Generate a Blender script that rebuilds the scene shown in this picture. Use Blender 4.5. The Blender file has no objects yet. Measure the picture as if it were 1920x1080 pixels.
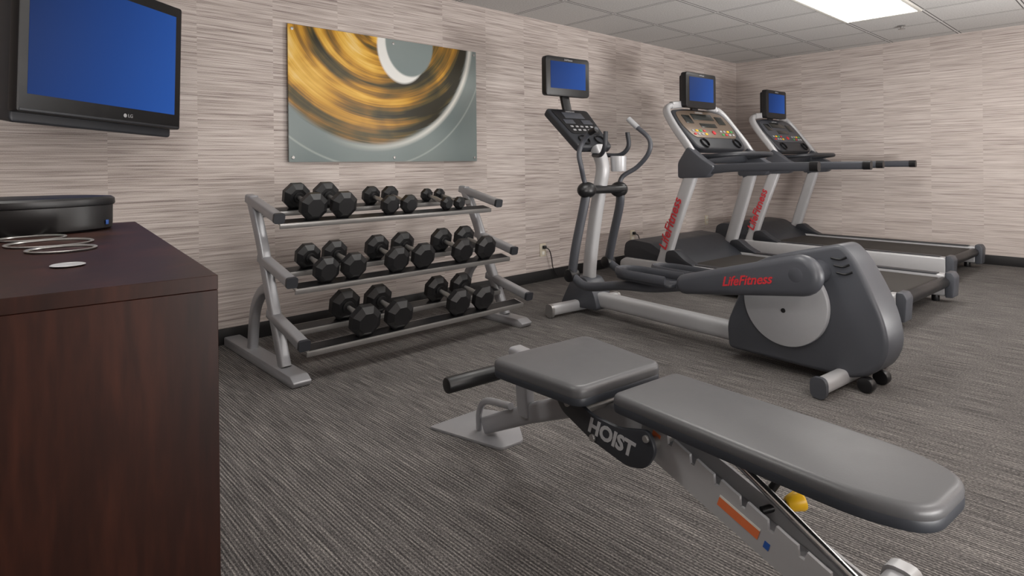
import bpy, bmesh, math, random
from mathutils import Vector, Matrix
random.seed(4)
scene = bpy.context.scene
COL = scene.collection
V = Vector
def lin(c):
    return tuple(((x/255)/12.92 if x/255 <= .04045 else (((x/255)+.055)/1.055)**2.4) for x in c)
# ------------------------------------------------------------------ materials
class NT:
    def __init__(s, name):
        s.m = bpy.data.materials.new(name); s.m.use_nodes = True
        s.t = s.m.node_tree; s.b = s.t.nodes['Principled BSDF']; s.out = s.t.nodes['Material Output']
    def n(s, typ, **k):
        nd = s.t.nodes.new(typ)
        for a, v in k.items(): setattr(nd, a, v)
        return nd
    def put(s, nd, idx, v):
        if isinstance(v, bpy.types.NodeSocket): s.t.links.new(v, nd.inputs[idx])
        elif v is not None: nd.inputs[idx].default_value = v
    def math(s, op, a, b=None, c=None, clamp=False):
        nd = s.n('ShaderNodeMath', operation=op); nd.use_clamp = clamp
        s.put(nd, 0, a); s.put(nd, 1, b); s.put(nd, 2, c)
        return nd.outputs[0]
    def comb(s, x, y, z=0.0):
        nd = s.n('ShaderNodeCombineXYZ'); s.put(nd, 0, x); s.put(nd, 1, y); s.put(nd, 2, z); return nd.outputs[0]
    def noise(s, vec, scale=1, detail=2, rough=.5, dist=0):
        nd = s.n('ShaderNodeTexNoise'); s.put(nd, 'Vector', vec)
        nd.inputs['Scale'].default_value = scale; nd.inputs['Detail'].default_value = detail
        nd.inputs['Roughness'].default_value = rough; nd.inputs['Distortion'].default_value = dist
        return nd.outputs[0]
    def ramp(s, fac, stops, interp='LINEAR'):
        nd = s.n('ShaderNodeValToRGB'); nd.color_ramp.interpolation = interp
        e = nd.color_ramp.elements
        while len(e) < len(stops): e.new(.5)
        for i, (p, c) in enumerate(stops):
            e[i].position = p; e[i].color = (*lin(c), 1) if len(c) == 3 else c
        s.put(nd, 0, fac); return nd.outputs[0]
    def mix(s, fac, a, b, typ='MIX'):
        nd = s.n('ShaderNodeMixRGB', blend_type=typ)
        s.put(nd, 0, fac); s.put(nd, 1, a if isinstance(a, bpy.types.NodeSocket) else (*a, 1)); s.put(nd, 2, b if isinstance(b, bpy.types.NodeSocket) else (*b, 1))
        return nd.outputs[0]
    def pos(s):
        g = s.n('ShaderNodeNewGeometry'); x = s.n('ShaderNodeSeparateXYZ'); s.t.links.new(g.outputs['Position'], x.inputs[0])
        return x.outputs
    def obj(s):
        g = s.n('ShaderNodeTexCoord'); return g.outputs['Object']
    def bump(s, h, strength=.3, dist=.002):
        nd = s.n('ShaderNodeBump'); nd.inputs['Strength'].default_value = strength; nd.inputs['Distance'].default_value = dist
        s.put(nd, 'Height', h); s.t.links.new(nd.outputs[0], s.b.inputs['Normal'])

def mat(name, rgb, rough=.5, metal=0.0, var=.08, scale=30, bump=0.0, coat=0.0, spec=None):
    t = NT(name); c = lin(rgb)
    nz = t.noise(t.obj(), scale, 3)
    col = t.mix(nz, tuple(x*(1-var) for x in c), tuple(min(1, x*(1+var)) for x in c))
    t.put(t.b, 'Base Color', col)
    r = t.math('MULTIPLY_ADD', nz, .12, rough-.06, clamp=True)
    t.put(t.b, 'Roughness', r); t.b.inputs['Metallic'].default_value = metal
    t.b.inputs['Coat Weight'].default_value = coat
    if spec is not None: t.b.inputs['Specular IOR Level'].default_value = spec
    if bump: t.bump(t.noise(t.obj(), scale*12, 2), bump, .001)
    return t.m

def emis(name, rgb, strength):
    t = NT(name)
    t.b.inputs['Base Color'].default_value = (*lin(rgb), 1)
    t.b.inputs['Emission Color'].default_value = (*lin(rgb), 1)
    t.b.inputs['Emission Strength'].default_value = strength
    return t.m

def wall_mat(name, contrast=1.0):
    t = NT(name); p = t.pos()
    h = t.math('ADD', p[0], p[1]); z = p[2]
    colw = t.math('FLOOR', t.math('DIVIDE', h, .46))
    row = t.math('FLOOR', t.math('DIVIDE', z, .11))
    wn = t.n('ShaderNodeTexWhiteNoise', noise_dimensions='2D'); t.put(wn, 'Vector', t.comb(colw, 0))
    wn2 = t.n('ShaderNodeTexWhiteNoise', noise_dimensions='2D'); t.put(wn2, 'Vector', t.comb(colw, row))
    off = t.math('MULTIPLY', wn.outputs[0], 37.0)
    s1 = t.noise(t.comb(t.math('MULTIPLY_ADD', h, 1.3, off), t.math('MULTIPLY', z, 66)), 1, 3, .7, .1)
    s2 = t.noise(t.comb(t.math('MULTIPLY', h, 2.6), t.math('MULTIPLY_ADD', z, 200, off)), 1, 2, .6, .05)
    s3 = t.noise(t.comb(t.math('MULTIPLY', h, 300), t.math('MULTIPLY', z, 140)), 1, 1, .5)
    s4 = t.noise(t.comb(t.math('MULTIPLY_ADD', h, .8, off), t.math('MULTIPLY', z, 9)), 1, 2, .5)
    f = t.math('ADD', t.math('MULTIPLY', s1, .50), t.math('MULTIPLY', s2, .50))
    f = t.math('ADD', f, t.math('MULTIPLY_ADD', wn2.outputs[0], .03, -.015))
    f = t.math('ADD', f, t.math('MULTIPLY_ADD', s3, .10, -.05))
    f = t.math('ADD', f, t.math('MULTIPLY_ADD', s4, .08, -.04))
    a = (122, 110, 107); b = (179, 168, 162); c = (208, 199, 194)
    base = (182, 171, 165)
    def md(x): return tuple(base[i]+(x[i]-base[i])*contrast for i in range(3))
    col = t.ramp(f, [(.34, md(a)), (.47, md(b)), (.60, md(c))])
    t.put(t.b, 'Base Color', col); t.b.inputs['Roughness'].default_value = .8
    t.b.inputs['Specular IOR Level'].default_value = .2
    t.bump(f, .2, .002)
    return t.m

def carpet_mat():
    t = NT('carpet_weave'); p = t.pos()
    s1 = t.noise(t.comb(t.math('MULTIPLY', p[0], 150), t.math('MULTIPLY', p[1], 4.5)), 1, 2, .6, 0)
    s2 = t.noise(t.comb(t.math('MULTIPLY', p[0], 320), t.math('MULTIPLY', p[1], 120)), 1, 1, .7)
    s3 = t.noise(t.comb(t.math('MULTIPLY', p[0], 4), t.math('MULTIPLY', p[1], 1.3)), 1, 3, .6)
    w = t.math('SINE', t.math('MULTIPLY', p[0], 2*math.pi/.0115))
    f = t.math('ADD', t.math('MULTIPLY', s1, .48), t.math('MULTIPLY', s2, .52))
    f = t.math('ADD', f, t.math('MULTIPLY', w, .075))
    f = t.math('ADD', f, t.math('MULTIPLY_ADD', s3, .10, -.05))
    col = t.ramp(f, [(.36, (54, 52, 52)), (.48, (84, 81, 80)), (.58, (112, 108, 106)), (.71, (156, 151, 146))])
    t.put(t.b, 'Base Color', col); t.b.inputs['Roughness'].default_value = .95
    t.b.inputs['Specular IOR Level'].default_value = .1
    t.bump(f, .3, .003)
    return t.m

def ceiling_mat():
    t = NT('ceiling_tile'); p = t.pos()
    def line(c, o, w):
        fr = t.math('FRACT', t.math('DIVIDE', t.math('SUBTRACT', c, o), w))
        d = t.math('MINIMUM', fr, t.math('SUBTRACT', 1.0, fr))
        dd = t.math('MULTIPLY', d, w)
        return t.math('LESS_THAN', dd, .009), t.math('LESS_THAN', dd, .019)
    ax, ay = line(p[0], 5.1-6.7, .67); bx_, by_ = line(p[1], 1.44-6.4, .64)
    m = t.math('MAXIMUM', ax, bx_); m2 = t.math('MAXIMUM', ay, by_)
    nz = t.noise(t.comb(p[0], p[1]), 80, 3, .7)
    tix = t.math('FLOOR', t.math('DIVIDE', t.math('ADD', p[0], 1.6), .67)); tiy = t.math('FLOOR', t.math('DIVIDE', t.math('ADD', p[1], 4.96), .64))
    wn = t.n('ShaderNodeTexWhiteNoise', noise_dimensions='2D'); t.put(wn, 'Vector', t.comb(tix, tiy))
    c = t.ramp(t.math('ADD', nz, t.math('MULTIPLY_ADD', wn.outputs[0], .1, -.05)), [(.32, (172, 170, 168)), (.62, (196, 194, 192))])
    c = t.mix(m2, c, lin((84, 82, 80)))  # dark borders paint the shadow beside the grid bars into the colour
    t.put(t.b, 'Base Color', t.mix(m, c, lin((204, 202, 200))))
    t.b.inputs['Roughness'].default_value = .9
    t.bump(t.math('MULTIPLY', nz, .3), .3, .004)
    return t.m

def wood_mat():
    t = NT('mahogany_wood')
    sp = t.n('ShaderNodeSeparateXYZ'); t.put(sp, 0, t.obj())
    v = t.comb(t.math('MULTIPLY', sp.outputs[0], 12), t.math('MULTIPLY', sp.outputs[1], 12), t.math('MULTIPLY', sp.outputs[2], 1.4))
    n1 = t.noise(v, 1, 4, .6, .6); n2 = t.noise(v, 9, 3, .6)
    f = t.math('ADD', t.math('MULTIPLY', n1, .7), t.math('MULTIPLY', n2, .3))
    t.put(t.b, 'Base Color', t.ramp(f, [(.34, (30, 15, 11)), (.52, (42, 21, 15)), (.72, (62, 32, 22))]))
    t.b.inputs['Roughness'].default_value = .42; t.b.inputs['Specular IOR Level'].default_value = .22
    return t.m

def art_mat():
    t = NT('abstract_swirl_print'); p = t.pos(); X, Z = p[0], p[2]
    def rad(cx, cz, sx=1.0):
        dx = t.math('MULTIPLY', t.math('SUBTRACT', X, cx), sx); dz = t.math('SUBTRACT', Z, cz)
        return t.math('SQRT', t.math('ADD', t.math('MULTIPLY', dx, dx), t.math('MULTIPLY', dz, dz))), t.math('ARCTAN2', dx, t.math('SUBTRACT', 0.0, dz))
    r2, _ = rad(2.28, 2.15)
    r3, an = rad(2.38, 2.20, .85)
    s1 = t.noise(t.comb(t.math('MULTIPLY', r3, 9), t.math('MULTIPLY', an, .55)), 1, 2, .5, .2)
    s2 = t.noise(t.comb(t.math('MULTIPLY', r3, 60), t.math('MULTIPLY', an, 1.0), 5.0), 1, 3, .6, .1)
    w = t.noise(t.comb(t.math('MULTIPLY', X, 2.6), t.math('MULTIPLY', Z, 3.4)), 1, 2, .5, 1.0)
    f = t.math('ADD', t.math('MULTIPLY', s1, .68), t.math('MULTIPLY', s2, .22))
    f = t.math('ADD', f, t.math('MULTIPLY', w, .20))
    f = t.math('MULTIPLY_ADD', t.math('SUBTRACT', f, .55), 1.45, .50)
    f = t.math('ADD', f, t.math('MULTIPLY', t.math('SUBTRACT', 2.34, X), .16))
    f = t.math('SUBTRACT', f, t.math('MULTIPLY', t.math('SUBTRACT', r2, .78, clamp=True), 1.3))
    gold = t.ramp(f, [(.34, (40, 36, 18)), (.43, (84, 72, 32)), (.51, (140, 100, 32)), (.59, (198, 146, 42)), (.69, (226, 180, 76)), (.84, (240, 216, 156))])
    g = t.ramp(t.noise(t.comb(X, Z), 1.5, 1), [(.3, (116, 128, 128)), (.7, (134, 144, 142))])
    outm = t.math('MULTIPLY', t.math('SUBTRACT', t.math('ADD', r2, t.math('MULTIPLY_ADD', s2, .06, -.03)), .87), 26.0, clamp=True)
    col = t.mix(outm, gold, g)
    wl = t.math('SUBTRACT', 1.0, t.math('MULTIPLY', t.math('ABSOLUTE', t.math('SUBTRACT', r2, .915)), 30.0), clamp=True)
    right = t.math('MULTIPLY_ADD', t.math('SUBTRACT', X, 2.0), .9, 0.1, clamp=True)
    col = t.mix(t.math('MULTIPLY', t.math('MULTIPLY', wl, right), 1.0, clamp=True), col, lin((230, 228, 220)))
    wl2 = t.math('SUBTRACT', 1.0, t.math('MULTIPLY', t.math('ABSOLUTE', t.math('SUBTRACT', r2, 1.06)), 90.0), clamp=True)
    col = t.mix(t.math('MULTIPLY', wl2, .5), col, lin((190, 196, 192)))
    r1, _ = rad(2.535, 2.00, 1.25)
    cres = t.math('SUBTRACT', 1.0, t.math('MULTIPLY', t.math('SUBTRACT', r1, .265), 50.0, clamp=True))
    col = t.mix(cres, col, lin((226, 226, 222)))
    r4, _ = rad(2.60, 2.04, 1.2)
    inn = t.math('SUBTRACT', 1.0, t.math('MULTIPLY', t.math('SUBTRACT', r4, .25), 60.0, clamp=True))
    col = t.mix(inn, col, g)
    t.put(t.b, 'Base Color', col); t.b.inputs['Roughness'].default_value = .45
    return t.m

def screen_mat(name, axis_scale):
    t = NT(name)
    sp = t.n('ShaderNodeSeparateXYZ'); t.put(sp, 0, t.obj())
    g = t.math('ADD', sp.outputs[0], t.math('MULTIPLY', sp.outputs[2], -.35))
    f = t.math('MULTIPLY_ADD', g, axis_scale, .5, clamp=True)
    c = t.ramp(f, [(0, (24, 40, 80)), (.5, (30, 66, 134)), (1, (40, 88, 172))])
    t.b.inputs['Base Color'].default_value = (.005, .01, .03, 1)
    t.put(t.b, 'Emission Color', c); t.b.inputs['Emission Strength'].default_value = .8
    t.b.inputs['Roughness'].default_value = .6; t.b.inputs['Specular IOR Level'].default_value = .1
    return t.m

M_wall = wall_mat('grasscloth_wallpaper')
M_wall2 = wall_mat('grasscloth_wallpaper_plain', .85)
M_carpet = carpet_mat(); M_ceil = ceiling_mat(); M_wood = wood_mat(); M_art = art_mat()
M_base = mat('black_rubber_base', (26, 25, 26), .5)
M_silver = mat('silver_painted_steel', (152, 152, 155), .36, .35, .04)
M_silver2 = mat('light_silver_paint', (176, 176, 178), .38, .2, .03)
M_chrome = mat('chrome_metal', (200, 200, 200), .18, 1.0, .03)
M_brushed = mat('brushed_steel', (160, 158, 156), .32, .7, .05)
M_rubber = mat('black_rubber', (20, 20, 22), .42, 0, .15, 40, .2)
M_blackp = mat('black_plastic', (19, 19, 21), .38, 0, .1)
M_dark = mat('charcoal_plastic', (68, 70, 76), .42, 0, .05, 8)
M_dark2 = mat('dark_grey_plastic', (42, 44, 49), .45, 0, .06, 8)
M_disc = mat('grey_plastic_disc', (162, 163, 166), .4, 0, .03)
M_belt = mat('treadmill_belt_rubber', (48, 44, 41), .8, 0, .2, 60, .3)
M_bronze = mat('bronze_console_face', (112, 98, 86), .35, .3, .05)
M_vinyl = mat('grey_vinyl', (80, 80, 82), .40, 0, .05, 18, .15)
M_vinyl2 = mat('dark_vinyl_piping', (46, 49, 55), .45, 0, .05)
M_red = mat('red_lettering', (190, 44, 52), .5)
M_white = mat('white_plastic', (220, 218, 210), .4)
M_orange = mat('orange_warning_label', (214, 112, 66), .5)
M_yellow = mat('yellow_plastic', (240, 188, 34), .35)
M_blue = mat('blue_label', (40, 84, 160), .4)
M_green = mat('green_button', (60, 150, 80), .4)
M_cream = mat('cream_plastic', (204, 194, 174), .45)
M_txtgrey = mat('pale_lettering', (160, 160, 162), .4)
M_scr = screen_mat('blue_screen', 1.0); M_scr2 = screen_mat('blue_screen_small', 1.5)
M_lcd = mat('dark_display', (34, 36, 34), .2)
M_lens = emis('troffer_lens', (255, 252, 247), 10.5)

# ------------------------------------------------------------------ geometry helpers
def root(name, label, cat, loc=(0, 0, 0), rz=0.0, group=None):
    e = bpy.data.objects.new(name, None); COL.objects.link(e)
    e.empty_display_size = .1
    e.location = loc; e.rotation_euler = (0, 0, rz)
    e['label'] = label; e['category'] = cat
    if group: e['group'] = group
    return e
def merge(bm, tmp, M=None):
    me = bpy.data.meshes.new('tmp'); 
    if M is not None: bmesh.ops.transform(tmp, matrix=M, verts=tmp.verts)
    tmp.to_mesh(me); bm.from_mesh(me); tmp.free(); bpy.data.meshes.remove(me)
def box(bm, c, s, bev=.005, M=None, seg=2):
    t = bmesh.new(); bmesh.ops.create_cube(t, size=1)
    bmesh.ops.scale(t, vec=s, verts=t.verts)
    if bev: bmesh.ops.bevel(t, geom=list(t.edges), offset=min(bev, min(s)*.49), segments=seg, profile=.5, affect='EDGES')
    bmesh.ops.translate(t, vec=c, verts=t.verts)
    merge(bm, t, M)
def catmull(pts, n=6):
    pts = [V(p) for p in pts]; out = []
    P = [pts[0]*2-pts[1]] + pts + [pts[-1]*2-pts[-2]]
    for i in range(1, len(P)-2):
        for j in range(n):
            t = j/n
            out.append(.5*((2*P[i])+(P[i+1]-P[i-1])*t+(2*P[i-1]-5*P[i]+4*P[i+1]-P[i+2])*t*t+(3*P[i]-P[i-1]-3*P[i+1]+P[i+2])*t**3))
    out.append(pts[-1]); return out
def sweep(bm, pts, rx, ry=None, ref=(0, 0, 1), seg=14, pw=2.0, n=0, scl=None, M=None):
    ry = ry or rx
    P = catmull(pts, n) if n else [V(p) for p in pts]
    ref = V(ref).normalized(); rings = []
    t = bmesh.new()
    for i, p in enumerate(P):
        T = (P[min(i+1, len(P)-1)]-P[max(i-1, 0)]).normalized()
        r = ref
        if abs(T.dot(r)) > .97: r = V((1, 0, 0)) if abs(T.x) < .9 else V((0, 1, 0))
        r = (r-T*T.dot(r)).normalized(); s = T.cross(r)
        k = 1.0
        if scl:
            u = i/(len(P)-1)*(len(scl)-1); a = int(min(u, len(scl)-2)); k = scl[a]+(scl[a+1]-scl[a])*(u-a)
        ring = []
        for j in range(seg):
            th = 2*math.pi*(j+.5)/seg; c, sn = math.cos(th), math.sin(th)
            cx = math.copysign(abs(c)**(2/pw), c)*rx*k; cy = math.copysign(abs(sn)**(2/pw), sn)*ry*k
            ring.append(t.verts.new(p+r*cx+s*cy))
        rings.append(ring)
    for a, b in zip(rings, rings[1:]):
        for j in range(seg):
            t.faces.new((a[j], a[(j+1) % seg], b[(j+1) % seg], b[j]))
    t.faces.new(rings[0]); t.faces.new(rings[-1])
    bmesh.ops.recalc_face_normals(t, faces=t.faces)
    merge(bm, t, M)
def fillet(pts, r, n=5):
    out = []; L = len(pts)
    rs = r if isinstance(r, (list, tuple)) else [r]*L
    for i in range(L):
        p = V(pts[i]); a = V(pts[i-1])-p; b = V(pts[(i+1) % L])-p
        d = min(rs[i], a.length*.48, b.length*.48)
        if d < 1e-5: out.append(p); continue
        A = p+a.normalized()*d; B = p+b.normalized()*d
        for k in range(n+1):
            t = k/n; out.append(A*(1-t)**2+p*2*t*(1-t)+B*t*t)
    return out
def prism(bm, prof, lo, hi, axis='X', bev=.005, M=None, seg=2, fn=None):
    t = bmesh.new()
    def co(p, h):
        if axis == 'X': return (h, p[0], p[1])
        if axis == 'Y': return (p[0], h, p[1])
        return (p[0], p[1], h)
    a = [t.verts.new(co(p, lo)) for p in prof]; b = [t.verts.new(co(p, hi)) for p in prof]
    t.faces.new(a); t.faces.new(b)
    for i in range(len(prof)):
        j = (i+1) % len(prof); t.faces.new((a[i], a[j], b[j], b[i]))
    bmesh.ops.recalc_face_normals(t, faces=t.faces)
    if bev:
        sa = set(a)
        es = [e for e in t.edges if (e.verts[0] in sa) == (e.verts[1] in sa)]
        bmesh.ops.bevel(t, geom=es, offset=bev, segments=seg, profile=.5, affect='EDGES', clamp_overlap=True)
    if fn:
        for v in t.verts: v.co = V(fn(v.co))
    merge(bm, t, M)
def cyl(bm, p0, p1, r, seg=24, bev=0.0, r2=None, M=None):
    p0, p1 = V(p0), V(p1); L = (p1-p0).length
    t = bmesh.new(); bmesh.ops.create_cone(t, cap_ends=True, segments=seg, radius1=r, radius2=r if r2 is None else r2, depth=L)
    if bev:
        es = [e for e in t.edges if abs(e.verts[0].co.z-e.verts[1].co.z) < 1e-6]
        bmesh.ops.bevel(t, geom=es, offset=bev, segments=2, profile=.5, affect='EDGES')
    Q = (p1-p0).to_track_quat('Z', 'Y').to_matrix().to_4x4()
    bmesh.ops.transform(t, matrix=Matrix.Translation((p0+p1)/2) @ Q, verts=t.verts)
    merge(bm, t, M)
def lathe(bm, prof, seg=32, M=None, phase=0.0):
    t = bmesh.new(); rings = []
    for r, z in prof:
        if r < 1e-6: rings.append([t.verts.new((0, 0, z))])
        else: rings.append([t.verts.new((r*math.cos(phase+2*math.pi*j/seg), r*math.sin(phase+2*math.pi*j/seg), z)) for j in range(seg)])
    for a, b in zip(rings, rings[1:]):
        for j in range(seg):
            k = (j+1) % seg
            q = ([a[0]] if len(a) == 1 else [a[j], a[k]]) + ([b[0]] if len(b) == 1 else [b[k], b[j]])
            if len(q) > 2: t.faces.new(q)
    bmesh.ops.recalc_face_normals(t, faces=t.faces)
    merge(bm, t, M)
def ball(bm, c, r, s=(1, 1, 1), M=None):
    t = bmesh.new(); bmesh.ops.create_uvsphere(t, u_segments=20, v_segments=12, radius=r)
    bmesh.ops.scale(t, vec=s, verts=t.verts); bmesh.ops.translate(t, vec=c, verts=t.verts); merge(bm, t, M)
def fin(name, bm, m, parent=None, label=None, cat=None, kind=None, world=False, sharp=35, center=True, M=None, group=None):
    me = bpy.data.meshes.new(name)
    if parent is not None and world:
        W = Matrix.Translation(parent.location) @ parent.rotation_euler.to_matrix().to_4x4()
        bmesh.ops.transform(bm, matrix=W.inverted(), verts=bm.verts)
    loc = V((0, 0, 0))
    if M is None and center:
        xs = [v.co for v in bm.verts]
        loc = V(((min(c.x for c in xs)+max(c.x for c in xs))/2, (min(c.y for c in xs)+max(c.y for c in xs))/2, (min(c.z for c in xs)+max(c.z for c in xs))/2))
        bmesh.ops.translate(bm, vec=-loc, verts=bm.verts)
    bm.to_mesh(me); bm.free()
    for p in me.polygons: p.use_smooth = True
    me.set_sharp_from_angle(angle=math.radians(sharp))
    me.materials.append(m)
    o = bpy.data.objects.new(name, me); COL.objects.link(o)
    if M is not None: o.matrix_basis = M
    else: o.location = loc
    if parent is not None: o.parent = parent
    if label: o['label'] = label
    if cat: o['category'] = cat
    if kind: o['kind'] = kind
    if group: o['group'] = group
    return o
def text(body, size, M, m, parent, name='lettering', shear=0.0, ext=.0008, bold=0.0, sx=1.0, label=None):
    cu = bpy.data.curves.new('txt', 'FONT'); cu.body = body; cu.size = size; cu.extrude = ext; cu.shear = shear; cu.offset = bold
    cu.align_x = 'CENTER'; cu.align_y = 'CENTER'; cu.resolution_u = 3
    to = bpy.data.objects.new('txt', cu); COL.objects.link(to)
    bpy.context.view_layer.update()
    me = bpy.data.meshes.new_from_object(to.evaluated_get(bpy.context.evaluated_depsgraph_get()))
    bpy.data.objects.remove(to); me.name = name
    me.transform(Matrix.Diagonal((sx, 1, 1, 1)))
    me.materials.clear(); me.materials.append(m)
    o = bpy.data.objects.new(name, me); COL.objects.link(o)
    o.matrix_basis = M; o.parent = parent
    if label: o['label'] = label
    return o
def frame(o, x, y):
    x = V(x).normalized(); y = V(y); y = (y-x*x.dot(y)).normalized(); z = x.cross(y)
    return Matrix(((x.x, y.x, z.x, o[0]), (x.y, y.y, z.y, o[1]), (x.z, y.z, z.z, o[2]), (0, 0, 0, 1)))
def copy_tree(src, loc, rz):
    new = src.copy(); COL.objects.link(new); new.location = loc; new.rotation_euler = (0, 0, rz)
    def rec(o, n):
        for c in list(o.children):
            if c == n: continue
            k = c.copy(); COL.objects.link(k); k.parent = n; rec(c, k)
    rec(src, new); return new
B = bmesh.new

# ------------------------------------------------------------------ room
YW, XW, XL, YB, H = 3.96, 7.95, -1.8, -1.7, 2.457
def slab(name, c, s, m):
    b = B(); box(b, c, s, 0); return fin(name, b, m, kind='structure')
slab('floor', ((XL+XW)/2, (YB+YW)/2, -.05), (XW-XL+.2, YW-YB+.2, .1), M_carpet)
slab('ceiling', ((XL+XW)/2, (YB+YW)/2, H+.05), (XW-XL+.2, YW-YB+.2, .1), M_ceil)
slab('wall_left', ((XL+XW)/2, YW+.05, H/2), (XW-XL+.2, .1, H), M_wall)
slab('wall_right', (XW+.05, (YB+YW)/2, H/2), (.1, YW-YB, H), M_wall2)
slab('wall_back', (XL-.05, (YB+YW)/2, H/2), (.1, YW-YB, H), M_wall2)
slab('wall_front', ((XL+XW)/2, YB-.05, H/2), (XW-XL+.2, .1, H), M_wall2)
def bb(name, c, s):
    b = B(); box(b, c, s, .003); fin(name, b, M_base, kind='structure')
bb('baseboard_left', ((XL+XW)/2, YW-.006, .05), (XW-XL, .012, .1))
bb('baseboard_right', (XW-.006, (YB+YW)/2, .05), (.012, YW-YB-.03, .1))
bb('baseboard_back', (XL+.006, (YB+YW)/2, .05), (.012, YW-YB-.03, .1))
bb('baseboard_front', ((XL+XW)/2, YB+.006, .05), (XW-XL-.03, .012, .1))

# ceiling lights
def troffer(cx, cy):
    r = root('ceiling_light', 'recessed fluorescent ceiling light with white diffuser', 'ceiling light', (cx, cy, H), group='recessed ceiling lights')
    b = B(); w, d = 1.34, .64
    for c, s in (((0, d/2-.015, -.006), (w, .03, .012)), ((0, -d/2+.015, -.006), (w, .03, .012)), ((w/2-.015, 0, -.006), (.03, d-.06, .012)), ((-w/2+.015, 0, -.006), (.03, d-.06, .012))):
        box(b, c, s, .002)
    fin('light_frame', b, M_white, r)
    b = B(); box(b, (0, 0, -.004), (w-.06, d-.06, .006), 0); fin('diffuser', b, M_lens, r)
for cx, cy in ((5.77, 1.76), (2.42, 1.76), (-.26, 1.76), (5.77, -.8), (2.42, -.8)): troffer(cx, cy)  # first is in view; the others are unseen, added to light the room
b = B(); lathe(b, [(0, 0), (.035, 0), (.035, -.006), (.014, -.012), (.012, -.03), (.03, -.033), (.03, -.038), (0, -.04)], 20)
fin('sprinkler_head', b, M_brushed, label='small metal fire sprinkler head on the tiled ceiling', cat='sprinkler', M=Matrix.Translation((7.03, 1.75, H)))

# ------------------------------------------------------------------ wall art
art = root('wall_art', 'abstract gold and grey swirl print on the patterned wall', 'wall art', (2.4525, 3.93, 1.59))
b = B(); box(b, (0, 0, 0), (1.615, .012, .92), .002); fin('print_panel', b, M_art, art)
for x, z in ((-.78, .43), (.78, .43), (-.78, -.43), (.78, -.43), (0, -.43), (0, .43)):
    b = B(); cyl(b, (x, .03, z), (x, -.012, z), .011, 16, .002); fin('standoff_bolt', b, M_brushed, art)

# ------------------------------------------------------------------ outlets
def outlet(x, z, cords):
    r = root('wall_outlet', 'cream electrical outlet plate with plugged cords' if cords else 'cream electrical outlet plate on the wall', 'outlet', (x, YW, z))
    b = B(); box(b, (0, -.004, 0), (.08, .008, .12), .003); fin('outlet_plate', b, M_cream, r)
    for dz in (-.028, .028):
        b = B(); box(b, (0, -.010, dz), (.034, .006, .034), .006); fin('socket', b, M_white, r)
    if cords:
        b = B(); box(b, (0, -.028, .028), (.032, .03, .032), .006); fin('plug', b, M_blackp, r)
        b = B(); sweep(b, [(0, -.04, .025), (.03, -.06, 0), (.07, -.05, -.08), (.10, -.04, -.18), (.16, -.04, -.262)], .005, seg=8, n=6); fin('power_cord', b, M_blackp, r)
outlet(4.08, .29, True); outlet(5.50, .30, True); outlet(7.1, .36, False)

# ------------------------------------------------------------------ television
tv = root('television', 'black flat television with blue screen mounted on the wall', 'television', (.575, 3.512, 1.668), math.radians(33))
tv.rotation_euler = (0, math.radians(2.2), math.radians(33))
w, h = .88, .68
b = B(); prism(b, fillet([(-w/2, -h/2), (w/2, -h/2), (w/2, h/2), (-w/2, h/2)], .015), -.02, .03, 'Y', .006); fin('bezel', b, M_blackp, tv)
def tp(co):
    k = (co.y-.03)/.15
    return (co.x*(1-.06*k), co.y, co.z*(1-.06*k))
b = B(); prism(b, fillet([(-w/2+.01, -h/2-.045), (w/2-.01, -h/2-.045), (w/2-.01, h/2-.02), (-w/2+.01, h/2-.02)], .02), .03, .17, 'Y', .012, seg=3, fn=tp); fin('rear_housing', b, M_dark2, tv)
b = B(); box(b, (0, -.0205, .012), (w-.085, .003, h-.135), .001); fin('screen', b, M_scr, tv)
b = B(); box(b, (0, -.019, -h/2+.010), (w-.02, .008, .012), .003); fin('speaker_strip', b, M_dark2, tv)
text('LG', .024, frame((.115, -.0215, -h/2+.040), (1, 0, 0), (0, 0, 1)), M_txtgrey, tv, 'logo_lettering')
b = B(); ball(b, (.085, -.021, -h/2+.040), .010, (1, .15, 1)); fin('logo_emblem', b, M_txtgrey, tv)
b = B(); sweep(b, [(.49, 3.64, 1.67), (.50, 3.80, 1.67), (.52, YW-.02, 1.67)], .05, .04, pw=4, seg=16); box(b, (.52, YW-.012, 1.67), (.26, .024, .26), .005); fin('wall_bracket', b, M_blackp, tv, world=True)

# ------------------------------------------------------------------ cabinet
DR = math.radians(-5.8)
cab = root('wooden_cabinet', 'dark mahogany cabinet with a flat polished top', 'cabinet', (.272, .8925, 0), DR)
b = B(); box(b, (-.65, .535, .465), (1.2995, 1.0695, .93), .0006, seg=1); fin('cabinet_body', b, M_wood, cab)
b = B(); box(b, (-.65, .535, .9405), (1.30, 1.07, .020), .0006, seg=1); fin('cabinet_top', b, M_wood, cab)
T0 = .951
bx = root('black_storage_bin', 'low round black lidded bin on the wooden cabinet', 'bin', (.092, 1.815, T0))
S = Matrix.Diagonal((1.0, .58, 1, 1))
b = B(); lathe(b, [(0, 0), (.204, 0), (.210, .005), (.211, .06), (0, .06)], 56, M=S); fin('bin_body', b, M_blackp, bx)
b = B(); lathe(b, [(0, .061), (.214, .061), (.216, .064), (.215, .076), (.208, .081), (.18, .083), (0, .083)], 56, M=S); fin('bin_lid', b, M_blackp, bx)
b = B(); box(b, (0, 0, 0), (.008, .002, .011), .0005, M=Matrix.Translation((.190, -.056, .018)) @ Matrix.Rotation(math.radians(38), 4, 'Z')); fin('label_sticker', b, M_blue, bx)
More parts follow.
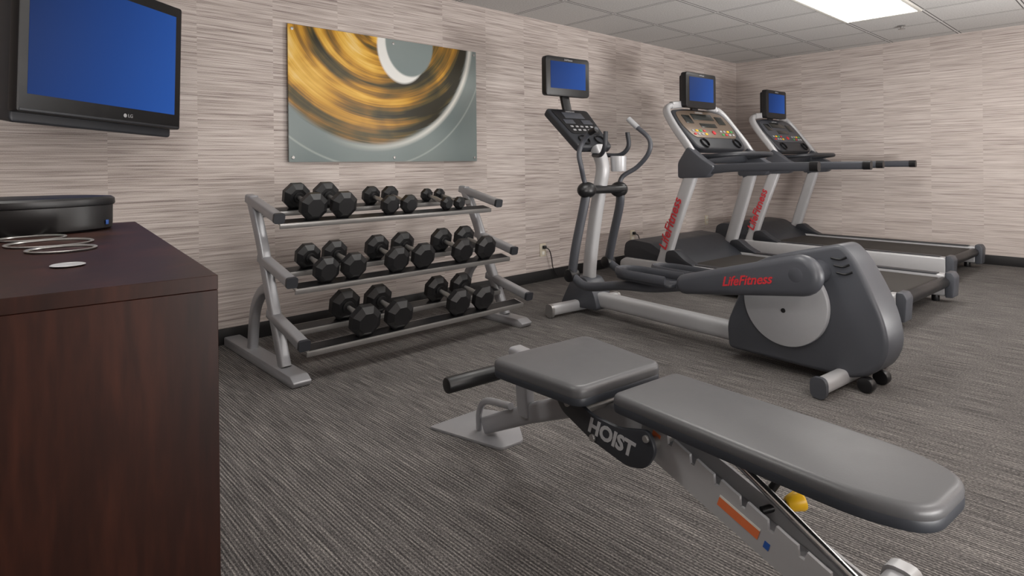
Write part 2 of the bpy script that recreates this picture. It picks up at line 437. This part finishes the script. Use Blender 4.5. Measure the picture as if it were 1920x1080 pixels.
for (x, y, R) in ((.128, 1.640, .058), (.145, 1.505, .070), (.150, 1.378, .052)):
    b = B(); lathe(b, [(R, 0), (R+.002, .001), (R+.003, .003), (R+.001, .004), (R-.003, .003), (R-.004, .001), (R-.003, 0), (R, 0)], 64)
    fin('steel_ring', b, M_brushed, label='flat polished steel ring on the wooden cabinet', cat='ring', group='steel rings on the cabinet', M=Matrix.Translation((x, y, T0)))
b = B(); lathe(b, [(0, 0), (.019, 0), (.023, .002), (.021, .003), (.017, .0015), (0, .0015)], 32)
fin('reflection_disc', b, M_txtgrey, label='small flat pale disc modelling a reflection on the wooden cabinet', cat='reflection', M=Matrix.Translation((.132, 1.144, T0)))  # pale disc modelled in place of a reflection on the cabinet top

# ------------------------------------------------------------------ dumbbell rack
rack = root('dumbbell_rack', 'three-tier silver steel dumbbell rack with sloping shelves', 'dumbbell rack', (2.05, 3.4, 0))
XA, XB = 1.275, 2.835
tiers = [dict(f=(3.19, .828), r=(3.60, .918)), dict(f=(3.035, .508), r=(3.42, .594)), dict(f=(2.895, .216), r=(3.30, .306))]
for x in (XA, XB):
    b = B(); prism(b, fillet([(2.92, .0), (3.93, .0), (3.93, .055), (2.95, .055), (2.90, .03)], .012), x-.048, x+.048, 'X', .01); fin('foot', b, M_silver, rack, world=True)
    b = B(); sweep(b, [(x, 3.12, .05), (x, 3.30, .42), (x, 3.43, .70), (x, 3.56, .92)], .028, .034, ref=(1, 0, 0), pw=4, seg=20, n=4); fin('upright', b, M_silver, rack, world=True)
    b = B(); sweep(b, [(x, 3.31, .44), (x, 3.42, .40), (x, 3.53, .28), (x, 3.58, .05)], .026, .030, ref=(1, 0, 0), pw=4, seg=20, n=6); fin('rear_brace', b, M_silver, rack, world=True)
    for t in tiers:
        f, r_ = V((x, *t['f'])), V((x, *t['r'])); d = (r_-f).normalized()
        b = B(); sweep(b, [f, r_], .028, .026, ref=(1, 0, 0), pw=5, seg=20); fin('shelf_arm', b, M_silver, rack, world=True)
        b = B(); sweep(b, [f-d*.020, f-d*.001], .030, .028, ref=(1, 0, 0), pw=5, seg=20); fin('arm_cap', b, M_dark2, rack, world=True)
SL = .22; CS = math.cos(math.atan(SL))
trayz = {}
for i, (ny, fy) in enumerate(((3.27, 3.50), (3.08, 3.31), (2.95, 3.18))):
    zoff = (.80, .474, .18)[i]
    trayz[i] = (ny, zoff)
    A = math.atan(SL)
    for yy, nm, mm in ((ny, 'front_rail', M_brushed), (fy, 'back_rail', M_brushed)):
        z = zoff+SL*(yy-ny)
        R = Matrix.Translation((0, yy, z)) @ Matrix.Rotation(A, 4, 'X')
        b = B(); box(b, ((XA+XB)/2, 0, -.006), (XB-XA-.05, .085, .010), .002, M=R)
        box(b, ((XA+XB)/2, -.042, -.016), (XB-XA-.05, .008, .026), .002, M=R)
        fin(nm, b, mm, rack, world=True)
        b = B(); box(b, ((XA+XB)/2, 0, -.0005), (XB-XA-.08, .07, .002), 0, M=R); fin('rubber_liner', b, M_blackp, rack, world=True)

# dumbbells ---------------------------------------------------------
dbcache = {}
def dumbbell(x, tier, D):
    R = D/2; key = round(D, 3)
    ny, z0 = trayz[tier]
    if key not in dbcache:
        hl = .035+D*.30; cc = .115/CS
        ap = R/math.cos(math.pi/8)
        def head(s):
            q = B()
            prof = [(0, -hl/2), (ap*.62, -hl/2), (ap*.70, -hl/2+.004), (ap, -hl/2+hl*.28), (ap, hl/2-hl*.28), (ap*.72, hl/2-.003), (ap*.66, hl/2), (0, hl/2)]
            Mx = Matrix.Translation((0, s*cc, 0)) @ Matrix.Rotation(math.radians(-90), 4, 'X')
            lathe(q, prof, 8, M=Mx, phase=math.pi/8)
            cyl(q, (0, s*(cc-hl/2-.008), 0), (0, s*(cc-hl/2+.002), 0), R*.4, 20, .002)
            return q
        meshes = []
        for q in (head(-1), head(1)):
            me = bpy.data.meshes.new('weight_head'); q.to_mesh(me); q.free()
            for p in me.polygons: p.use_smooth = True
            me.set_sharp_from_angle(angle=math.radians(20)); me.materials.append(M_rubber); meshes.append(me)
        q = B(); lathe(q, [(0, -cc+hl/2), (.012, -cc+hl/2), (.0125, -.05), (.016, 0), (.0125, .05), (.012, cc-hl/2), (0, cc-hl/2)], 20, M=Matrix.Rotation(math.radians(-90), 4, 'X'))
        me = bpy.data.meshes.new('handle'); q.to_mesh(me); q.free()
        for p in me.polygons: p.use_smooth = True
        me.materials.append(M_brushed); meshes.append(me)
        dbcache[key] = meshes
    big = 'large' if D > .14 else ('medium' if D > .1 else 'small')
    e = root('dumbbell', big+' black rubber hex dumbbell with steel handle on the rack', 'dumbbell', group='dumbbells on the rack')
    ang = math.atan(SL)
    yc = ny+.115; zc = z0+SL*.115
    nrm = V((0, -math.sin(ang), math.cos(ang)))
    e.location = V((x, yc, zc))+nrm*(R+.0015)
    e.rotation_euler = (ang, 0, 0)
    for me, nm in zip(dbcache[key], ('weight_head', 'weight_head', 'handle')):
        o = bpy.data.objects.new(nm, me); COL.objects.link(o); o.parent = e
for x, t, D in ((1.50, 0, .152), (1.685, 0, .152), (2.00, 0, .115), (2.14, 0, .112), (2.44, 0, .084), (2.548, 0, .080),
                (1.482, 1, .138), (1.645, 1, .142), (1.925, 1, .148), (2.11, 1, .150), (2.415, 1, .150), (2.61, 1, .150),
                (1.637, 2, .170), (1.85, 2, .165), (2.277, 2, .158), (2.475, 2, .152)):
    dumbbell(x, t, D)

# ------------------------------------------------------------------ small tv used on machines
def mini_tv(parent, c, w, h, d, tilt=0.0, rz=0.0):
    Mx = Matrix.Translation(c) @ Matrix.Rotation(rz, 4, 'Z') @ Matrix.Rotation(tilt, 4, 'X')
    b = B(); prism(b, fillet([(-w/2, -h/2), (w/2, -h/2), (w/2, h/2), (-w/2, h/2)], .03), -d*.4, d*.2, 'Y', .008, M=Mx)
    prism(b, fillet([(-w/2+.03, -h/2+.02), (w/2-.03, -h/2+.02), (w/2-.03, h/2-.02), (-w/2+.03, h/2-.02)], .03), d*.2, d*.6, 'Y', .012, M=Mx)
    m = fin('monitor', b, M_blackp, parent, center=False)
    b = B(); box(b, (0, 0, 0), (w*.80, .003, h*.68), .001)
    fin('screen', b, M_scr2, m, M=Mx @ Matrix.Translation((0, -d*.4-.001, .01)))
    text('LifeFitness', .02, Mx @ frame((0, -d*.4-.001, h/2-.022), (1, 0, 0), (0, 0, 1)), M_txtgrey, m, 'logo_lettering', shear=.2)
    return m

# ------------------------------------------------------------------ treadmill
def treadmill():
    r = root('treadmill', 'silver and charcoal treadmill with monitor above the console', 'treadmill', (0, 0, 0), group='treadmills')
    for s in (-1, 1):
        b = B(); prism(b, fillet([(.04, .05), (2.33, .05), (2.37, .10), (2.36, .18), (2.30, .215), (.04, .215)], .02), s*.53-.06, s*.53+.06, 'X', .02, seg=3); fin('side_rail', b, M_silver2, r)
        b = B(); box(b, (s*.505, .85, .2185), (.085, 1.5, .006), .002); fin('foot_rail', b, M_dark2, r)
        b = B(); prism(b, fillet([(-.01, .045), (.045, .04), (.045, .235), (.0, .235), (-.02, .2)], .012), s*.53-.065, s*.53+.065, 'X', .010); fin('end_cap', b, M_dark, r)
        for y in (.12, 2.15):
            b = B(); cyl(b, (s*.52, y, 0), (s*.52, y, .052), .028, 16, .004); fin('levelling_foot', b, M_blackp, r)
    b = B(); box(b, (0, .95, .180), (.90, 1.75, .034), .015, seg=3); fin('running_belt', b, M_belt, r)
    b = B(); box(b, (0, .98, .13), (.92, 1.74, .066), .004); fin('deck', b, M_dark2, r)
    b = B(); cyl(b, (-.45, .05, .16), (.45, .05, .16), .042, 24, .003); fin('rear_roller', b, M_blackp, r)
    b = B(); prism(b, fillet([(1.70, .19), (2.30, .19), (2.33, .24), (2.31, .35), (2.24, .385), (2.02, .37), (1.78, .25)], .03), -.57, .57, 'X', .03, seg=3); fin('motor_hood', b, M_dark2, r)
    for s in (-1, 1):
        b = B(); sweep(b, [(s*.545, 1.90, .20), (s*.53, 1.76, .62), (s*.50, 1.62, 1.02), (s*.49, 1.60, 1.16)], .034, .060, ref=(1, 0, 0), pw=3.5, seg=24, n=4); fin('upright', b, M_silver2, r, center=False)
        b = B(); prism(b, fillet([(1.56, .215), (1.86, .215), (1.84, .32), (1.76, .335), (1.66, .26)], .03), s*.53-.052, s*.53+.052, 'X', .015); fin('upright_boot', b, M_dark2, r)
        b = B(); sweep(b, [(s*.49, 1.58, 1.10), (s*.50, 1.66, 1.24), (s*.50, 1.80, 1.42), (s*.47, 1.90, 1.56), (s*.38, 1.93, 1.62), (s*.22, 1.92, 1.64)], .026, .034, ref=(1, 0, 0) , pw=3, seg=18, n=5); fin('console_arm', b, M_silver2, r)
        b = B(); sweep(b, [(s*.50, 1.70, .99), (s*.50, 1.50, 1.03), (s*.50, 1.2, 1.055), (s*.50, .60, 1.06)], .026, .034, ref=(1, 0, 0), pw=3, seg=18, n=5, scl=[1.5, 1.2, 1, 1]); fin('handrail', b, M_dark, r)
        b = B(); prism(b, fillet([(1.74, .96), (1.46, .97), (1.38, 1.06), (1.50, 1.13), (1.64, 1.24), (1.74, 1.10)], .03), s*.50-.05, s*.50+.05, 'X', .02); fin('rail_shroud', b, M_dark, r)
        b = B(); sweep(b, [(s*.50, .62, 1.06), (s*.50, .56, 1.06)], .029, .037, ref=(1, 0, 0), pw=3, seg=18); fin('rail_end_cap', b, M_blackp, r)
    text('LifeFitness', .115, frame((-.575, 1.80, .56), (.03, -.33, .94), (0, .94, .33)), M_red, r, 'side_lettering', shear=.2, bold=.002, label='red brand lettering running up the upright')
    C0 = frame((0, 1.74, 1.39), (1, 0, 0), (0, .32, .40))
    outl = fillet([(-.40, -.22), (.40, -.22), (.46, .05), (.43, .25), (.2, .28), (-.2, .28), (-.43, .25), (-.46, .05)], .08)
    b = B(); prism(b, outl, -.07, 0, 'Z', .02, M=C0, seg=3); con = fin('console', b, M_dark2, r, center=False)
    inn = fillet([(-.35, -.09), (.35, -.09), (.42, .06), (.39, .22), (.18, .25), (-.18, .25), (-.39, .22), (-.42, .06)], .06)
    b = B(); prism(b, inn, .0, .006, 'Z', .003, M=C0); fin('console_face', b, M_bronze, con, center=False)
    for x, y, w, h in ((0, .165, .34, .075), (-.27, .13, .12, .1), (.27, .13, .12, .1), (0, .06, .26, .05)):
        b = B(); box(b, (x, y, .008), (w, h, .005), .002, M=C0); fin('display', b, M_lcd, con, center=False)
    k = 0
    for x in (-.32, -.26, -.2, -.14, .14, .2, .26, .32):
        for y in (-.01, -.05):
            b = B(); box(b, (x, y, .009), (.032, .02, .008), .003, M=C0); fin('button', b, (M_txtgrey, M_red, M_yellow, M_txtgrey, M_green)[k % 5], con, center=False); k += 1
    b = B(); cyl(b, (0, -.03, .004), (0, -.03, .016), .022, 20, .003, M=C0); fin('stop_button', b, M_red, con, center=False)
    for s in (-1, 1):
        b = B(); lathe(b, [(.045, .014), (.05, .014), (.052, .0), (.044, .0), (.040, -.06), (0, -.06), (0, -.057), (.036, -.055), (.042, .01)], 28, M=C0 @ Matrix.Translation((s*.27, -.155, .004))); fin('cup_holder', b, M_blackp, con, center=False)
    text('LifeFitness', .03, C0 @ frame((0, .225, .0065), (1, 0, 0), (0, 1, 0)), M_txtgrey, con, 'logo_lettering', shear=.2)
    b = B(); sweep(b, [(-.40, 1.60, 1.14), (-.38, 1.40, 1.16), (-.22, 1.30, 1.17), (.22, 1.30, 1.17), (.38, 1.40, 1.16), (.40, 1.60, 1.14)], .02, seg=14, n=6); fin('front_grip_bar', b, M_dark2, r)
    b = B(); box(b, (0, 1.70, 1.13), (.9, .12, .09), .03, seg=3); fin('cross_beam', b, M_dark2, r)
    b = B(); sweep(b, [(0, 1.93, 1.50), (0, 1.92, 1.68)], .05, .02, ref=(1, 0, 0), pw=4, seg=16); fin('monitor_neck', b, M_blackp, r)
    mini_tv(r, (0, 1.88, 1.775), .50, .33, .10)
    return r
tm = treadmill()
tm.location = (5.11, 1.10, 0); tm.rotation_euler = (0, 0, math.radians(-3)); tm['label'] = 'silver treadmill with bronze console beside the elliptical trainer'
tm2 = copy_tree(tm, (7.12, 1.24, 0), math.radians(-2)); tm2['label'] = 'silver treadmill with dark console along the far wall'
for c in tm2.children:
    if c.name.startswith('console') and not c.name.startswith('console_arm'):
        for k in c.children:
            if k.name.startswith('console_face'):
                k.data = k.data.copy(); k.data.materials[0] = M_dark

# ------------------------------------------------------------------ elliptical
el = root('elliptical_trainer', 'charcoal and silver elliptical cross trainer with monitor', 'elliptical trainer', (3.27, 1.04, 0), math.radians(-5.9))
prof = fillet([(.60, .06), (.61, .20), (.53, .38), (.49, .53), (.36, .60), (.14, .66), (.01, .695), (-.055, .63), (-.13, .49), (-.185, .35), (-.205, .22), (-.15, .10), (-.04, .05)],
              [.03, .05, .08, .1, .1, .1, .035, .08, .1, .1, .08, .08, .08], 7)
def hw(co):   # narrower toward the tail and the top, like the teardrop shell
    k = 1.0-.34*max(0, min(1, (.30-co.y)/.50))-.20*max(0, min(1, (co.z-.45)/.25))
    return (co.x*k, co.y, co.z)
b = B(); prism(b, prof, -.15, .15, 'X', .05, seg=6, fn=hw)
fin('drive_housing', b, M_dark, el, center=False, sharp=50)
for s in (-1, 1):
    b = B(); cyl(b, (s*.118, .27, .370), (s*.156, .27, .370), .224, 64, .006); fin('crank_disc', b, M_disc, el)
    b = B(); cyl(b, (s*.15, .27, .33), (s*.160, .27, .33), .012, 16, .002); fin('disc_bolt', b, M_blackp, el)
for i in range(3):
    y0 = -.020-.014*i; z0 = .632-.034*i
    def sx_(y, z): return -.15*(1-.34*max(0, min(1, (.30-y)/.5))-.2*max(0, min(1, (z-.45)/.25)))-.001
    pts = [(y0, z0), (y0+.03, z0-.014), (y0+.07, z0-.010)]
    b = B(); sweep(b, [(sx_(y, z), y, z) for y, z in pts], .005, .006, seg=8, n=3); fin('vent_slot', b, M_blackp, el)
def capsule(b, p0, r0, p1, r1, x0, x1, bev):
    pts = []; p0, p1 = V(p0), V(p1); d = p1-p0; a = math.atan2(d.y, d.x); L = d.length
    off = math.acos((r0-r1)/L)
    for i in range(13):
        t = a+off+(2*math.pi-2*off)*i/12; pts.append((p0.x+r0*math.cos(t), p0.y+r0*math.sin(t)))
    for i in range(9):
        t = a-off+2*off*i/8; pts.append((p1.x+r1*math.cos(t), p1.y+r1*math.sin(t)))
    prism(b, pts, x0, x1, 'X', bev, seg=3)
for s, p0, p1, jt, tj in ((-1, (.11, .548), (.78, .405), (1.74, .32), (1.66, .915)), (1, (.30, .40), (.95, .34), (1.92, .335), (1.73, .905))):
    b = B(); capsule(b, p0, .100, p1, .056, s*.27-.045, s*.27+.042, .034); fin('arm_cover', b, M_dark, el)
    b = B(); cyl(b, (s*.10, p0[0], p0[1]), (s*.235, p0[0], p0[1]), .06, 24, .004); fin('crank_axle', b, M_dark, el)
    b = B(); cyl(b, (s*.310, p0[0]+.01, p0[1]+.005), (s*.3155, p0[0]+.01, p0[1]+.005), .036, 32, .002); fin('axle_cap', b, M_dark, el)
    y = p1[0]; z = p1[1]
    b = B(); sweep(b, [(s*.275, y, z-.01), (s*.275, y+.25, z-.060), (s*.275, y+.5, z-.085), (s*.275, jt[0]-.15, jt[1]-.055), (s*.275, jt[0], jt[1])], .028, .030, ref=(1, 0, 0), seg=16, n=6); fin('link_bar', b, M_dark, el)
    yc = y+.27; zc = z-.005
    pl = fillet([(s*.275-.09, yc-.22), (s*.275+.09, yc-.22), (s*.275+.09, yc+.14), (s*.275+.05, yc+.24), (s*.275-.05, yc+.24), (s*.275-.09, yc+.14)], .05)
    b = B(); prism(b, pl, zc-.022, zc, 'Z', .006); fin('pedal', b, M_dark2, el)
    b = B()
    ring = [(p.x, p.y, zc+.020) for p in pl]
    half = [q for q in ring if q[1] > yc-.20]
    half = sorted(half, key=lambda q: math.atan2(q[1]-yc+.25, q[0]-s*.275))
    sweep(b, half, .026, .009, ref=(0, 0, 1), seg=12)
    fin('pedal_rim', b, M_dark, el)
    b = B(); sweep(b, [(s*.275, jt[0], jt[1]), (s*.26, (jt[0]*2+tj[0])/3, .52), (s*.22, tj[0]+.01, .80), (s*.2, tj[0], tj[1])], .027, .036, ref=(1, 0, 0), seg=18, n=5); fin('swing_lever', b, M_dark, el)
    b = B(); cyl(b, (s*.235, jt[0], jt[1]), (s*.315, jt[0], jt[1]), .045, 28, .008); fin('lever_joint', b, M_blackp, el)
    o = tj[0]-1.73
    top = [(s*.2, 1.73+o, .92), (s*.23, 1.72+o, 1.0), (s*.29, 1.63+o, 1.07), (s*.30, 1.53+o, 1.17), (s*.30, 1.52+o, 1.27), (s*.29, 1.62+o, 1.36), (s*.28, 1.70+o, 1.43)]
    if s < 0: top = [(-.2, 1.66, .92), (-.23, 1.66, 1.0), (-.27, 1.64, 1.08), (-.27, 1.66, 1.17), (-.25, 1.64, 1.25), (-.24, 1.58, 1.31), (-.24, 1.52, 1.33)]
    b = B(); sweep(b, top, .017, seg=14, n=6, ref=(0, .3, .1)); fin('moving_handle', b, M_dark, el)
    b = B(); sweep(b, top[-2:], .021, seg=14, ref=(1, 0, 0)); fin('handle_grip', b, M_disc if s > 0 else M_blackp, el)
    b = B(); ball(b, (s*.2, tj[0], tj[1]), .058, (1.3, 1, 1)); fin('lever_hub', b, M_blackp, el)
b = B(); cyl(b, (-.22, 1.69, .915), (.22, 1.70, .91), .030, 20); fin('pivot_axle', b, M_blackp, el)
text('LifeFitness', .068, frame((-.3158, .385, .487), (0, -1, .20), (0, .2, 1)), M_red, el, 'side_lettering', shear=.45, bold=.0012, label='red brand lettering on the arm cover')
b = B(); sweep(b, [(0, .56, .115), (0, 1.86, .115)], .050, .052, ref=(1, 0, 0), pw=4, seg=24); fin('base_rail', b, M_silver2, el)
b = B(); sweep(b, [(0, 1.85, .10), (0, 1.84, .35), (0, 1.79, .65), (0, 1.73, .92), (0, 1.70, 1.08), (0, 1.76, 1.22)], .042, .046, ref=(1, 0, 0), pw=3, seg=24, n=6); fin('mast', b, M_silver2, el, center=False)
b = B(); prism(b, fillet([(2.08, .03), (2.05, .09), (1.94, .27), (1.80, .27), (1.72, .16), (1.68, .05)], .04), -.085, .085, 'X', .02); fin('mast_base', b, M_dark, el)
b = B(); sweep(b, [(-.33, 1.90, .055), (.33, 1.90, .055)], .04, .035, pw=3, seg=20); fin('front_stabilizer', b, M_silver2, el)
b = B(); sweep(b, [(-.33, 0.0, .055), (.33, 0.0, .055)], .036, .033, pw=3, seg=20); fin('rear_stabilizer', b, M_silver2, el)
for y, z in ((1.90, .05), (0.0, .052)):
    for s in (-1, 1):
        b = B(); sweep(b, [(s*.328, y, z), (s*.352, y, z)], z-.003, .038, pw=3, seg=20); fin('stabilizer_cap', b, M_dark if y < 1 else M_brushed, el)
for s in (-1, 1):
    b = B(); cyl(b, (s*.06, -.10, .036), (s*.11, -.10, .036), .036, 24, .006); fin('transport_wheel', b, M_blackp, el)
C1 = frame((0, 1.93, 1.385), (1, 0, 0), (0, .31, .29))
b = B(); prism(b, fillet([(-.17, -.24), (.17, -.24), (.215, .20), (-.215, .20)], .04), -.06, 0, 'Z', .015, M=C1, seg=3); con = fin('console', b, M_dark2, el, center=False)
b = B(); prism(b, fillet([(-.15, -.10), (.15, -.10), (.185, .18), (-.185, .18)], .03), 0, .005, 'Z', .002, M=C1); fin('console_face', b, M_blackp, con, center=False)
for x, y, w, h in ((0, .11, .2, .07), (-.09, .035, .1, .05), (.09, .035, .1, .05)):
    b = B(); box(b, (x, y, .007), (w, h, .004), .002, M=C1); fin('display', b, M_dark, con, center=False)
for x in (-.1, -.05, 0, .05, .1):
    for y in (-.02, -.06):
        b = B(); box(b, (x, y, .007), (.026, .016, .006), .002, M=C1); fin('button', b, M_txtgrey, con, center=False)
for x in (-.08, .08):
    b = B(); lathe(b, [(.042, .012), (.048, .012), (.05, 0), (.042, 0), (.036, -.04), (0, -.04), (.034, -.036), (.04, .01)], 28, M=C1 @ Matrix.Translation((x, -.17, .002))); fin('cup_holder', b, M_blackp, con, center=False)
text('LifeFitness', .022, C1 @ frame((0, .16, .0055), (1, 0, 0), (0, 1, 0)), M_txtgrey, con, 'logo_lettering', shear=.2)
for s in (-1, 1):
    b = B(); sweep(b, [(s*.05, 1.74, 1.16), (s*.10, 1.62, 1.16), (s*.12, 1.56, 1.22), (s*.11, 1.56, 1.32)], .016, seg=12, n=6, ref=(1, 0, 0)); fin('fixed_grip', b, M_dark2, el)
b = B(); lathe(b, [(0, -.06), (.05, -.06), (.055, -.05), (.058, .05), (.052, .052), (.048, -.045), (0, -.05)], 28, M=Matrix.Translation((.10, 1.64, 1.10))); fin('bottle_holder', b, M_silver2, el)
b = B(); sweep(b, [(0, 2.07, 1.50), (0, 2.11, 1.64)], .04, .018, ref=(1, 0, 0), pw=4, seg=16); fin('monitor_neck', b, M_blackp, el)
mini_tv(el, (0, 2.09, 1.765), .45, .30, .09)

# ------------------------------------------------------------------ weight bench
bn = root('weight_bench', 'adjustable silver weight bench with grey vinyl pads', 'weight bench', (1.35, .60, 0), math.radians(-6))
def pad(name, outline, z0, z1, bev):
    b = B(); prism(b, outline, z0+.012, z1, 'Z', bev, seg=5); o = fin(name, b, M_vinyl, bn)
    b = B(); prism(b, outline, z0, z0+.026, 'Z', .006, seg=2); q = fin(name+'_base', b, M_vinyl2, o)
    q.location = q.location-o.location
bp = fillet([(-.132, .37), (-.136, -.10), (-.132, -.25), (-.09, -.35), (.09, -.35), (.135, -.25), (.142, -.10), (.135, .37)], [.03, .3, .1, .09, .09, .1, .3, .03], 7)
pad('back_pad', bp, .452, .50, .016)
sp_ = fillet([(-.185, .43), (.160, .43), (.190, .79), (-.225, .79)], [.04, .04, .05, .05], 7)
pad('seat_pad', sp_, .450, .505, .016)
b = B(); cyl(b, (-.325, .87, .42), (.325, .87, .42), .012, 16); fin('roller_bar', b, M_chrome, bn)
for s in (-1, 1):
    b = B(); cyl(b, (s*.13, .87, .42), (s*.33, .87, .42), .025, 28, .006); fin('foam_roller', b, M_rubber, bn)
b = B(); sweep(b, [(0, .95, .435), (0, .50, .418)], .03, .028, ref=(1, 0, 0), pw=5, seg=20); fin('seat_beam', b, M_silver, bn)
b = B(); sweep(b, [(.015, .93, .43), (.03, .93, .22)], .022, .030, ref=(1, 0, 0), pw=5, seg=20); fin('front_post', b, M_silver, bn)
b = B(); sweep(b, [(.11, 1.28, .045), (.05, .93, .22), (0, .62, .36), (0, .35, .385)], .028, .034, ref=(1, 0, 0), pw=5, seg=20); fin('main_beam', b, M_silver, bn)
b = B(); sweep(b, [(.09, 1.32, .02), (.08, 1.30, .10), (.06, 1.22, .17), (.03, 1.02, .22)], .013, seg=12, n=6, ref=(1, 0, 0)); fin('lift_handle', b, M_silver, bn)
b = B(); prism(b, fillet([(-.05, 1.48), (.07, 1.14), (.18, 1.14), (.31, 1.36), (.22, 1.50)], [.012, .02, .02, .02, .03]), 0, .012, 'Z', .002); fin('front_foot_plate', b, M_silver, bn)
pp = fillet([(.60, .45), (.56, .395), (.44, .352), (.31, .330), (.25, .347), (.218, .40), (.24, .446), (.34, .418), (.44, .42), (.52, .45)], .022)
for s in (-1, 1):
    b = B(); prism(b, pp, s*.128-.006, s*.128+.006, 'X', .002); fin('pivot_plate', b, M_dark2, bn)
    for y, z, r_ in ((.53, .425, .010), (.245, .425, .009), (.43, .362, .010)):
        b = B(); cyl(b, (s*.134, y, z), (s*.142, y, z), r_, 16, .002); fin('plate_bolt', b, M_brushed, bn)
for y, z in ((.50, .41), (.27, .39)):
    b = B(); cyl(b, (-.13, y, z), (.13, y, z), .014, 16); fin('pivot_pin', b, M_brushed, bn)
text('HOIST', .056, frame((-.1345, .37, .385), (0, -1, -.09), (0, -.09, 1)), M_txtgrey, bn, 'plate_lettering', shear=.2, bold=.0022, label='pale brand lettering on the pivot plate')
P0, P1 = V((.32, .408)), V((-.24, .222)); d = (P1-P0).normalized(); nrm = V((d.y, -d.x))
if nrm.y < 0: nrm = -nrm
up_ = []
for i in range(7):
    a = P0+d*(.06+i*.070); w_ = .034
    up_ += [a+nrm*w_, a+d*.016+nrm*w_, a+d*.024+nrm*(w_-.020), a+d*.036+nrm*(w_-.018), a+d*.036+nrm*(w_+.002)]
prof = [P0+nrm*.032]+up_+[P1+nrm*.030, P1-nrm*.050, P0-nrm*.056]
b = B(); prism(b, prof, -.066, -.058, 'X', 0); fin('ladder_plate', b, M_silver2, bn)
b = B(); prism(b, [P0+nrm*.008, P1+nrm*.008, P1-nrm*.044, P0-nrm*.052], .030, .038, 'X', 0); fin('ladder_plate', b, M_silver2, bn)
b = B(); a0, a1 = P0-nrm*.045, P1-nrm*.035
sweep(b, [(-.012, a0.x, a0.y), (-.012, a1.x, a1.y)], .042, .010, ref=(1, 0, 0), pw=6, seg=20); fin('ladder_beam', b, M_silver, bn)
def sticker(u0, u1, v0, v1, m, nm='warning_label'):
    q = [P0+d*u0+nrm*v0, P0+d*u1+nrm*v0, P0+d*u1+nrm*v1, P0+d*u0+nrm*v1]
    b = B(); prism(b, q, -.0675, -.0662, 'X', 0); fin(nm, b, m, bn)
sticker(.035, .060, -.01, .020, M_orange); sticker(.245, .35, -.024, -.002, M_orange); sticker(.245, .35, -.002, .003, M_white); sticker(.365, .378, -.028, -.012, M_blue)
b = B(); sweep(b, [(.00, .16, .43), (.00, -.22, .232)], .011, ref=(1, 0, 0), seg=14); fin('support_strut', b, M_chrome, bn)
b = B(); sweep(b, [(.05, .02, .452), (.055, .0, .38), (.04, .03, .325)], .010, ref=(1, 0, 0), seg=12); fin('pad_bracket', b, M_blackp, bn)
b = B(); cyl(b, (.01, .03, .295), (.072, -.004, .306), .009, 14); fin('knob_stem', b, M_blackp, bn)
b = B(); cyl(b, (.062, .0, .304), (.100, -.020, .312), .015, 28, .008, r2=.025); fin('adjustment_knob', b, M_yellow, bn)
b = B(); sweep(b, [(0, .40, .442), (0, -.25, .442)], .03, .008, ref=(1, 0, 0), pw=5, seg=20); fin('pad_rail', b, M_dark2, bn)
b = B(); sweep(b, [(0, -.22, .22), (0, -.14, .06)], .040, .025, ref=(1, 0, 0), pw=5, seg=20); fin('rear_leg', b, M_silver, bn)
b = B(); sweep(b, [(-.37, -.12, .05), (.37, -.12, .05)], .035, .035, pw=3, seg=20); fin('rear_stabilizer', b, M_silver, bn)
for s in (-1, 1):
    b = B(); sweep(b, [(s*.368, -.12, .048), (s*.41, -.12, .048)], .046, .042, pw=3, seg=20); fin('stabilizer_cap', b, M_silver2, bn)

# ------------------------------------------------------------------ added fill lamps, out of view, bounced off the ceiling to brighten it
def area(loc, size, power, rot, col=(1, .98, .96)):
    l = bpy.data.lights.new('added_fill_lamp', 'AREA'); l.shape = 'DISK'; l.size = size; l.energy = power; l.color = col
    o = bpy.data.objects.new('added_fill_lamp', l); COL.objects.link(o); o.location = loc; o.rotation_euler = rot
area((1.2, -.95, .6), 1.4, 120, (math.radians(180-14), 0, math.radians(-25)))
area((4.6, -.95, .5), 1.4, 165, (math.radians(180-20), 0, math.radians(-20)))

# ------------------------------------------------------------------ camera, world
cam = bpy.data.cameras.new('camera'); co = bpy.data.objects.new('camera', cam); COL.objects.link(co)
cam.sensor_width = 36; cam.lens = 1130/1920*36; cam.shift_y = -232/1920; cam.clip_start = .02
co.matrix_world = Matrix.Translation((0, 0, 1.1)) @ Matrix.Rotation(math.radians(46.96-90), 4, 'Z') @ Matrix.Rotation(math.radians(90), 4, 'X') @ Matrix.Rotation(math.radians(-.6), 4, 'Z')
scene.camera = co
w = bpy.data.worlds.new('world'); scene.world = w; w.use_nodes = True
w.node_tree.nodes['Background'].inputs[0].default_value = (.9, .92, 1, 1); w.node_tree.nodes['Background'].inputs[1].default_value = .3
scene.view_settings.view_transform = 'Standard'
